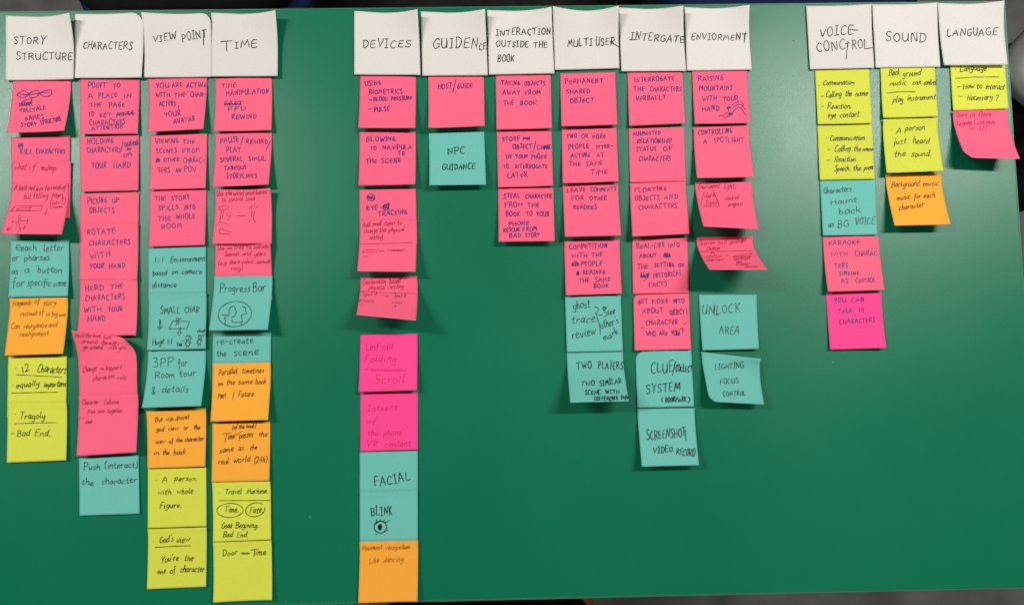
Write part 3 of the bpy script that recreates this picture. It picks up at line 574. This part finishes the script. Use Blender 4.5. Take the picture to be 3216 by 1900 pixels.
N('pink', 1730, 740, [788,35, 1325,16, 1340,555, 797,568], (.6,.6), 1, 'coral pink note reading real-life info about the setting or historical facts',
 [('REAL-LIFE', 835,128, 1110,112, 48), ('INFO', 1142,118, 1255,110, 44), ('ABOUT', 862,215, 1030,212, 40), ('S',1098,172,1158,208,9), ('E',1128,190,28,22), ('THE', 842,325, 945,318, 46), ('SETTING', 1005,310, 1200,300, 42), ('OR', 1240,305, 1298,302, 38), ('THE', 865,408, 960,405, 44), ('S',868,370,950,410,8), ('L',[905,442, 955,380]), ('HISTORICAL', 998,410, 1275,382, 46), ('FACTS', 955,505, 1130,488, 48)], pen='b', rounds=((0,0,.07),))
N('pink', 1730, 740, [800,577, 1340,560, 1363,1105, 815,1117], (2,1.5), 2, 'coral pink note ending in a quoted who question',
 [('GET', 850,665, 940,660, 46), ('MORE', 985,660, 1145,655, 42), ('INTO', 1190,655, 1298,655, 42), ('ABOUT', 888,755, 1092,748, 46), ('OBJECT', 1155,770, 1300,765, 50), ('L',[1318,705, 1322,775]), ('CHARACTER', 925,868, 1232,862, 48), ('"', 880,940, 905,938, 50), ('WHO', 928,978, 1018,970, 46), ('ARE', 1055,972, 1135,968, 44), ('YOU', 1168,970, 1248,968, 44), ('S',1215,945,1250,968,6), ('?', 1262,955, 1298,950, 50), ('"', 1298,905, 1322,900, 50)], pen='b', rounds=((0,0,.10),))
N('teal', 1960, 1100, [110,12, 652,-2, 680,548, 127,563], (.6,.8), 1, 'teal note with a bent top left corner reading clue collect system',
 [('CLUE', 262,222, 475,212, 100), ('L',[500,108, 470,245]), ('COLLECT', 500,212, 664,205, 62), ('SYSTEM', 212,420, 545,395, 82), ('(', 365,498,378,496,38), ('BOOKMARK', 402,502, 605,498, 46), (')', 618,500, 640,500, 44)], pen='k', rounds=((0,0,.16),))
N('teal', 1960, 1100, [130,570, 685,563, 728,1117, 173,1131], (14,14), 2, 'teal note reading screenshot video record, lowest in its column',
 [('SCREENSHOT', 218,870, 602,838, 92), ('L',[592,775, 603,880]), ('VIDEO', 282,1000, 472,985, 58), ('RECORD', 505,1015, 690,1028, 66)], pen='k')

# column under enviorment
N('pink', 1940, 0, [722,688, 1255,685, 1288,1195, 748,1203], (5,5), 1, 'coral pink note with drawn peaks reading raising mountains with your hand',
 [('RAISING', 780,788, 1028,778, 48), ('MOUNTAINS', 792,878, 1115,872, 44), ('WITH', 822,978, 960,975, 48), ('YOUR', 1025,975, 1168,978, 44), ('HAND', 818,1078, 988,1070, 46), ('C',[1110,1020, 1150,995, 1190,985, 1205,990, 1225,1022]), ('C',[1118,1042, 1160,1018, 1195,1012, 1220,1040, 1240,1058]), ('C',[1112,1110, 1135,1065, 1180,1038, 1210,1062, 1225,1090, 1245,1115]),
  ('L',[988,1122, 1030,1122, 1045,1100, 1080,1085, 1090,1100, 1065,1110]), ('L',[1075,1105, 1112,1095, 1085,1125, 1035,1140]), ('L',[1075,1075, 1078,1035]), ('S',1062,1035,1095,1055,7), ('S',1080,1092,1115,1120,6)], pen='b')
N('pink', 1940, 400, [738,0, 1272,-18, 1322,478, 770,491], (12,12), 2, 'coral pink note reading controlling a spotlight',
 [('CONTROLLING', 780,78, 1112,50, 50), ('A', 832,160, 872,158, 46), ('SPOTLIGHT', 932,145, 1228,142, 46)], pen='b')
N('pink', 1940, 400, [750,532, 1303,522, 1368,990, 832,962], (0,4,26,36), 1, 'lifted coral pink note pencilled with dark and light in a trapezoid',
 [('Enviroment', 780,600, 985,590, 50), ('lights', 1025,600, 1150,595, 54), ('L',[845,615, 822,680, 806,770]), ('L',[925,612, 960,690, 990,765]), ('L',[835,765, 990,766]), ('dark', 838,685, 945,680, 50), ('light', 852,750, 962,750, 48), ('control', 1038,705, 1172,700, 44), ('progress', 1072,768, 1212,758, 42)], pen='p', hinge=.10)
N('pink', 1940, 400, [765,1068, 1312,1058, 1455,1382, 888,1382], (55,51), 2, 'steeply lifted coral pink note pencilled overview and spotlight change',
 [('Overview', 790,1148, 945,1135, 46), ('and', 965,1135, 1055,1130, 46), ('spotlight', 1080,1138, 1250,1112, 48), ('Change', 862,1195, 992,1185, 40), ('L',[815,1208, 1060,1202, 1310,1198]), ('L',[848,1262, 872,1250, 1012,1246, 985,1262, 848,1262]), ('L',[900,1246, 915,1215, 930,1215, 950,1246]), ('S',905,1212,930,1218,5), ('L',[1040,1243, 1075,1244]), ('L',[1118,1258, 1150,1246, 1270,1228, 1300,1222, 1290,1248, 1160,1255]), ('S',1285,1218,1305,1226,5), ('L',[1118,1258, 1300,1252]),
  ('Overview', 860,1298, 1025,1292, 26), ('Spotlight', 1122,1288, 1285,1278, 26), ('One', 1150,1315, 1205,1312, 20), ('Chapter', 1150,1338, 1285,1332, 22), ('Section', 1230,1362, 1360,1358, 20)], pen='p')
N('teal', 2060, 740, [416,575, 978,572, 1000,1100, 453,1115], (5,3), 1, 'teal note reading unlock area in thin black capitals',
 [('UNLOCK', 445,768, 820,748, 82), ('L',[570,665, 572,770, 612,765]), ('AREA', 612,958, 808,955, 78)], pen='t')
N('teal', 1960, 1100, [750,15, 1325,82, 1360,528, 832,500], (0,14,14,19), 2, 'teal note reading lighting focus control with creased, curled corners',
 [('LIGHTING', 882,192, 1165,172, 60), ('FOCUS', 932,335, 1112,312, 52), ('CONTROL', 962,450, 1180,440, 46)], pen='t', rounds=((0,1,.15),))

# column under voice conctrol
N('yellow', 2500, 0, [184,685, 712,672, 740,1197, 211,1208], (2,1), 1, 'yellow green note reading communation, calling the name, reaction, eye contact',
 [('.', 218,828,230,826,50), ('Communation', 260,825, 565,818, 48), ('-', 235,958, 268,956, 44), ('Calling', 290,948, 440,935, 58), ('the', 475,935, 540,930, 52), ('name', 575,935, 698,928, 52), ('-', 240,1053, 268,1051, 44), ('Reaction,', 302,1055, 535,1050, 52), ('eye', 308,1140, 388,1135, 54), ('contact', 425,1140, 612,1132, 54)], pen='y')
N('yellow', 2500, 400, [207,-14, 740,-28, 767,500, 231,512], (2,1), 1, 'yellow green note reading communication, calling the name, reaction, speech the poem',
 [('.', 286,108,298,106,50), ('Communication', 330,128, 665,120, 52), ('-', 298,238, 332,236, 44), ('Calling', 370,240, 528,225, 56), ('the', 555,230, 628,228, 54), ('name', 645,232, 750,225, 50), ('-', 290,337, 330,335, 44), ('Reaction', 370,335, 576,330, 48), ('Speech.', 372,425, 528,420, 54), ('the', 555,422, 630,415, 54), ('poem', 658,415, 750,408, 54)], pen='y')
N('teal', 2500, 400, [232,520, 772,510, 793,1042, 262,1052], (3,2), 1, 'teal note reading characters haunt back as BG voice',
 [('Characters', 268,645, 540,620, 58), ('L',[290,600, 296,642]), ('Haunt', 335,750, 592,722, 56), ('back', 415,850, 632,825, 62), ('as', 315,970, 368,965, 58), ('BG', 405,972, 515,968, 66), ('VOICE', 575,940, 762,938, 68)], pen='t')
N('pink', 2500, 700, [260,140, 797,122, 860,652, 310,668], (7,7), 1, 'coral pink note reading karaoke with characters singing as control',
 [('KARAOKE', 318,218, 625,205, 46), ('WITH', 335,328, 500,322, 46), ('CHARAC-', 572,325, 815,318, 48), ('TERS', 375,440, 505,428, 46), ('SINGING', 420,510, 615,505, 38), ('AS', 440,588, 510,580, 44), ('CONTROL', 582,582, 772,572, 42)], pen='b')
N('magenta', 2500, 700, [291,684, 828,667, 877,1215, 332,1232], (6,4), 0, 'magenta note reading you can talk to characters in blue ink',
 [('YOU', 372,778, 488,768, 46), ('CAN', 538,772, 665,765, 42), ('TALK', 412,880, 545,870, 40), ('TO', 608,868, 658,865, 40), ('CHARACTERS', 422,980, 768,965, 46)], pen='b')

# column under sound
N('yellow', 2500, 0, [818,610, 1348,600, 1380,1130, 846,1143], (4,2), 1, 'yellow green note reading background music can control, play instrument',
 [('Back', 898,735, 1005,735, 62), ('ground', 1035,740, 1210,728, 62), ('music', 912,832, 1070,825, 60), ('can', 1130,822, 1212,818, 50), ('control', 1240,825, 1362,818, 54), ('L',[880,904, 1000,890, 1160,888]), ('.', 882,990,896,988,60), ('play', 938,992, 1040,985, 58), ('instrument', 1080,978, 1352,962, 56)], pen='y')
N('yellow', 2500, 0, [846,1157, 1377,1145, 1433,1660, 880,1680], (10,8), 2, 'yellow green note reading a person just heard the sound',
 [('.', 922,1262,936,1260,60), ('A', 972,1295, 1022,1290, 54), ('person', 1060,1268, 1248,1258, 56), ('just', 948,1400, 1068,1392, 60), ('heard', 1132,1392, 1292,1390, 62), ('@',2500,400), ('the', 952,285, 1062,280, 62), ('sound.', 1118,282, 1312,278, 62)], pen='y')
N('orange', 2736, 400, [140,458, 680,447, 773,942, 227,955], (18,16), 1, 'lifted orange note about background music for each character',
 [('Background', 198,582, 468,565, 52), ('music', 502,572, 655,562, 50), ('music', 248,705, 380,692, 50), ('for', 415,695, 485,685, 52), ('each', 508,685, 622,680, 46), ('character', 268,805, 515,768, 54)], pen='o')

# column under language
N('yellow', 2736, 0, [765,598, 1298,590, 1335,1053, 797,1073], (3,1), 1, 'yellow green note on how to interact, its top edge hidden by a card',
 [('.', 812,676,826,674,60), ('Language', 862,690, 1120,682, 56), ('L',[820,760, 1000,748, 1245,746]), ('-', 825,866, 872,864, 50), ('How', 892,860, 1000,855, 56), ('to', 1022,858, 1078,852, 54), ('interact.', 1108,862, 1300,870, 54), ('-', 842,965, 884,963, 50), ('Necessary', 928,975, 1175,968, 58), ('?', 1202,980, 1240,975, 52)], pen='y')
N('pink', 2736, 0, [795,1077, 1330,1062, 1447,1542, 925,1530], (25,22), 2, 'curled coral pink note jutting past the right edge of the table',
 [('Opera', 822,1135, 932,1128, 46), ('in', 958,1132, 1008,1128, 40), ('Chinese', 1045,1130, 1170,1125, 46), ('Language', 832,1220, 980,1208, 46), ('Localization', 1002,1212, 1205,1200, 48), ('in', 958,1262, 1000,1258, 36), ('UI', 1050,1265, 1125,1262, 46)], pen='m', rounds=((0,1,.16),))

# ------------------------------------------------------------------ the table
def bevel(o, w, seg=2):
    b = o.modifiers.new('bevel', 'BEVEL'); b.width = w; b.segments = seg; b.limit_method = 'ANGLE'
def slab(name, pts, z1, z0, m, parent=None):
    n = len(pts)
    v = [(x, y, z1) for x, y in pts] + [(x, y, z0) for x, y in pts]
    f = [tuple(range(n)), tuple(range(2 * n - 1, n - 1, -1))] + [(i, n + i, n + (i + 1) % n, (i + 1) % n) for i in range(n)]
    o = mesh(name, v, [tuple(reversed(q)) for q in f], m, None, False)
    if parent is not None: o.parent = parent
    return o
def box(name, x0, x1, y0, y1, z0, z1, m, parent=None, bv=0.0):
    o = slab(name, [(x0, y0), (x0, y1), (x1, y1), (x1, y0)], z1, z0, m, parent)
    if bv: bevel(o, bv)
    return o
def empty(name, loc=(0, 0, 0)):
    e = bpy.data.objects.new(name, None); COL.objects.link(e); e.location = loc; return e

GREEN = mat('green_laminate', (0.0005, 0.158, 0.078), 0.36, 0.40, 0.06, 3, 0.22, 650)
nt = GREEN.node_tree
bs = nt.nodes['Principled BSDF']
tc = [n for n in nt.nodes if n.type == 'TEX_COORD'][0]
rn = nt.nodes.new('ShaderNodeTexNoise'); rn.inputs['Scale'].default_value = 3.5; rn.inputs['Detail'].default_value = 8
rr = nt.nodes.new('ShaderNodeMapRange'); rr.inputs['To Min'].default_value = 0.22; rr.inputs['To Max'].default_value = 0.44
nt.links.new(tc.outputs['Object'], rn.inputs['Vector']); nt.links.new(rn.outputs['Fac'], rr.inputs['Value']); nt.links.new(rr.outputs['Result'], bs.inputs['Roughness'])
EDGE = mat('green_edge_band', (0.02, 0.16, 0.09), 0.45, 0.5, 0.1, 20)
STEEL = mat('grey_steel', (0.25, 0.25, 0.26), 0.4, 0.5, 0.05, 20, metallic=0.8)

corn = at([(-75, 39), (3154.5, 5), (3216 + 62, 1843), (-85, 1921)], 0.0)[:, :2]
tb = empty('table', (0, 0, -0.74))
tag(tb, 'green laminate table covered with columns of sticky notes', 'table')
top = slab('table_top', [tuple(corn[0]), tuple(corn[1]), tuple(corn[2]), tuple(corn[3])], 0.0, -0.025, GREEN)
top.parent = tb; top.location = (0, 0, 0.74); bevel(top, 0.0012)
# thin lighter edge band round the rim, 1 mm proud and 1 mm below the face
cx, cy = corn.mean(0)
out = [(x + (0.0015 if x > cx else -0.0015), y + (0.0015 if y > cy else -0.0015)) for x, y in corn]
n = 4
v = [(x, y, -0.0012) for x, y in out] + [(x, y, -0.0238) for x, y in out] + [(x, y, -0.0012) for x, y in corn] + [(x, y, -0.0238) for x, y in corn]
f = []
for i in range(4):
    j = (i + 1) % 4
    f += [(i, j, 4 + j, 4 + i), (8 + i, 8 + j, j, i), (4 + i, 4 + j, 12 + j, 12 + i)]
e = mesh('edge_band', v, f, EDGE, None, False); e.parent = tb; e.location = (0, 0, 0.74)
for x, y in corn:
    lx, ly = x + (-0.07 if x > cx else 0.07), y + (-0.07 if y > cy else 0.07)
    box('leg', lx - 0.02, lx + 0.02, ly - 0.02, ly + 0.02, 0.0, 0.713, STEEL, tb, 0.004)
x0, x1 = corn[:, 0].min() + .12, corn[:, 0].max() - .14
for y in (corn[0][1] - .09, corn[3][1] + .10):
    box('rail', x0, x1, y - .012, y + .012, 0.655, 0.713, STEEL, tb, 0.002)

# scuffs and specks on the laminate
SCUFF = mat('pale_scuff', (0.16, 0.30, 0.22), 0.6, 0.3)
for px, py, r in ((2616, 1138, 2.2), (974, 1624, 2.2), (2492, 128, 2.5)):
    q = at([(px + r * math.cos(a) * 1.2, py + r * math.sin(a)) for a in [k * math.pi / 4 for k in range(8)]], 0.0002)
    o = mesh('paint_speck' if px != 2492 else 'dark_speck', q, [tuple(range(7, -1, -1))], SCUFF if px != 2492 else INK['k'][0], None, False)
    o.parent = tb; o.location = (0, 0, 0.74)

for pts in ([(2396,414),(2412,406),(2430,402)], [(2399,420),(2408,417)], [(2774,541),(2800,536),(2830,534)], [(1895,1300),(1897,1308)], [(3010,500),(3022,530)], [(1848,1512),(1852,1520)]):
    P = smooth(pts, 4); v = []
    for k, (a, b) in enumerate(P):
        w = 0.7 * math.sin(math.pi * (k + .6) / (len(P) + .2)); v += [(a, b - w), (a, b + w)]
    o = mesh('scratch', at(v, 0.0002), [(2 * k + 1, 2 * k + 3, 2 * k + 2, 2 * k) for k in range(len(P) - 1)], SCUFF, None, False)
    o.parent = tb; o.location = (0, 0, 0.74)

# ------------------------------------------------------------------ the room's floor
FZ = -0.74
FLOOR = mat('worn_grey_floor', (0.085, 0.082, 0.075), 0.6, 0.3, 0.42, 9, 0.3, 60)
slab('floor', [(-6, -6), (-6, 6), (6, 6), (6, -6)], FZ, FZ - 0.1, FLOOR)
COL.objects['floor']['kind'] = 'structure'

NAVY = mat('navy_upholstery', (0.004, 0.013, 0.060), 0.8, 0.2, 0.15, 60, 0.3, 1500)
BLACK = mat('black_upholstery', (0.0045, 0.0045, 0.0045), 0.8, 0.15, 0.2, 60, 0.3, 1500)
BLKP = mat('black_plastic', (0.012, 0.012, 0.012), 0.4, 0.4)
CHAIRG = mat('grey_moulded_plastic', (0.115, 0.12, 0.115), 0.45, 0.4, 0.05, 15)
WOOD = mat('orange_brown_wood', (0.22, 0.075, 0.02), 0.5, 0.4, 0.3, 14)
def rr_outline(w, d, r, n=7):
    o = []
    for cx_, cy_, a0 in ((w / 2 - r, d / 2 - r, 0), (-w / 2 + r, d / 2 - r, 90), (-w / 2 + r, -d / 2 + r, 180), (w / 2 - r, -d / 2 + r, 270)):
        for i in range(n + 1):
            a = math.radians(a0 + 90 * i / n); o.append((cx_ + r * math.cos(a), cy_ + r * math.sin(a)))
    return o
def cushion(name, w, d, r, h, m, parent, loc, rot=(0, 0, 0), dome=0.012):
    rings = []
    for t, s, zz in ((0, .93, 0), (1, 1, h * .25), (2, 1, h * .7), (3, .95, h * .95), (4, .7, h + dome * .7), (5, .3, h + dome)):
        rings.append([(x * s, y * s, zz) for x, y in rr_outline(w, d, r)])
    n = len(rings[0]); v = [p for q in rings for p in q]; f = []
    for k in range(len(rings) - 1):
        for i in range(n):
            j = (i + 1) % n; f.append((k * n + i, k * n + j, (k + 1) * n + j, (k + 1) * n + i))
    f.append(tuple(range(n - 1, -1, -1))); f.append(tuple(range((len(rings) - 1) * n, len(rings) * n)))
    o = mesh(name, v, f, m, None, True); o.parent = parent; o.location = loc; o.rotation_euler = rot
    return o
def tube(name, pts, r, m, parent, n=10):
    v, f = [], []
    P = [Vector(p) for p in pts]
    for i, p in enumerate(P):
        d = (P[min(i + 1, len(P) - 1)] - P[max(i - 1, 0)]).normalized()
        a = d.cross(Vector((0, 0, 1)) if abs(d.z) < .9 else Vector((1, 0, 0))).normalized(); b = d.cross(a)
        for k in range(n):
            t = 2 * math.pi * k / n; q = p + a * r * math.cos(t) + b * r * math.sin(t); v.append(tuple(q))
    for i in range(len(P) - 1):
        for k in range(n):
            l = (k + 1) % n; f.append((i * n + k, i * n + l, (i + 1) * n + l, (i + 1) * n + k))
    f.append(tuple(range(n - 1, -1, -1))); f.append(tuple(range((len(P) - 1) * n, len(P) * n)))
    o = mesh(name, v, f, m, None, True); o.parent = parent
    return o
def swivel_chair(px, py, w, d, rz, label, seat_m, side_m, group='swivel chairs pushed in along the far side'):
    """seen from above: px,py is the picture point of the seat's middle"""
    z = -0.27
    p = at([(px, py)], z)[0]
    t = empty('swivel_chair', (p[0], p[1], FZ)); t.rotation_euler = (0, 0, math.radians(rz))
    tag(t, label, 'chair', group)
    s = cushion('seat', w, d, .09, .06, seat_m, t, (0, 0, z - FZ - .06))
    bpy.context.view_layer.update()
    cushion('seat_shell', w + .03, d + .02, .10, .03, side_m, t, (0, 0, z - FZ - .095), dome=0.0)
    tube('gas_column', [(0, 0, .08), (0, 0, z - FZ - .10)], .025, BLKP, t)
    for k in range(5):
        a = 2 * math.pi * k / 5 + .3
        lg = tube('base_spoke', [(0, 0, .10), (.14 * math.cos(a), .14 * math.sin(a), .09), (.27 * math.cos(a), .27 * math.sin(a), .06)], .016, BLKP, t)
        tube('castor', [(.27 * math.cos(a) - .012, .27 * math.sin(a), .028), (.27 * math.cos(a) + .012, .27 * math.sin(a), .028)], .028, BLKP, t, 14)
    cushion('backrest', w * .9, .40, .08, .05, side_m, t, (0, d / 2 + .06, .62), (math.radians(80), 0, 0))
    tube('back_bar', [(0, 0, z - FZ - .11), (0, d / 2 + .05, z - FZ - .10), (0, d / 2 + .09, .75)], .016, BLKP, t)
    return t
swivel_chair(560, -365, .42, .46, 1, 'black seated chair with navy sides tucked behind the upper left edge', BLACK, NAVY)
swivel_chair(2480, -395, .50, .50, 0, 'navy upholstered chair tucked behind the upper right edge', NAVY, BLACK)
# dark block coloured as the shade on the floor between the two chairs
p0 = at([(1010, 200), (2010, 200), (2010, -500), (1010, -500)], -0.5)
bg = empty('floor_shade_block', (p0[:, 0].mean(), p0[:, 1].mean(), FZ)); tag(bg, 'dark block painted as floor shade behind the table between two chairs', 'bag')
SHADE_DARK = mat('black_grey_shade', (0.012, 0.0115, 0.010), 0.85, 0.1, 0.3, 25, 0.3, 900)  # near-black tone carries the floor's shade, no cloth there
bw = p0[:, 0].max() - p0[:, 0].min()
cushion('dark_body', bw, .42, .07, .20, SHADE_DARK, bg, (0, .02, .0), dome=.03)
tube('strap', [(-.16, .02, .21), (-.12, .10, .26), (.12, .10, .26), (.16, .02, .21)], .010, BLACK, bg)

# grey moulded stool beyond the right edge
gz = -0.29
p = at([(3392, 205)], gz)[0]
t = empty('plastic_stool', (p[0], p[1], FZ)); t.rotation_euler = (0, 0, math.radians(45)); tag(t, 'pale grey moulded stool with black legs right of the table', 'stool')
cushion('seat', .22, .22, .07, .03, CHAIRG, t, (0, 0, gz - FZ - .03), dome=.004)
for sx in (-1, 1):
    for sy in (-1, 1):
        tube('leg', [(sx * .06, sy * .06, gz - FZ - .03), (sx * .10, sy * .10, 0)], .012, BLKP, t)
# black bag on the floor under that chair
p = at([(3262, 380)], -0.45)[0]
t = empty('black_backpack', (p[0], p[1], FZ)); tag(t, 'black backpack standing on the floor below the grey stool', 'bag')
cushion('dark_body', .20, .30, .06, .27, BLACK, t, (0.02, 0, 0), dome=.02)
tube('strap', [(-.05, .10, .26), (-.09, .05, .31), (-.09, -.05, .31), (-.05, -.10, .26)], .012, BLKP, t)

# stool with crossed tubes and a wooden leg below the lower edge
p = at([(1560, 1975)], -0.45)[0]
t = empty('folding_stool', (p[0], p[1], FZ)); tag(t, 'dark folding stool with a wooden leg in front of the lower edge', 'stool')
cushion('seat', .40, .20, .04, .03, mat('olive_black_cloth', (0.02, 0.022, 0.013), .9, .1, .5, 30, .3, 500), t, (-.02, -.05, .25))
for x in (-.17, -.08, .01, .10):
    tube('frame_tube', [(x, -.06, .02), (x + .04, .03, .30)], .008, STEEL, t)
box('wooden_leg', .145, .185, -.03, .06, 0, .27, WOOD, t, .004)
box('wooden_leg', -.245, -.205, -.03, .06, 0, .27, WOOD, t, .004)
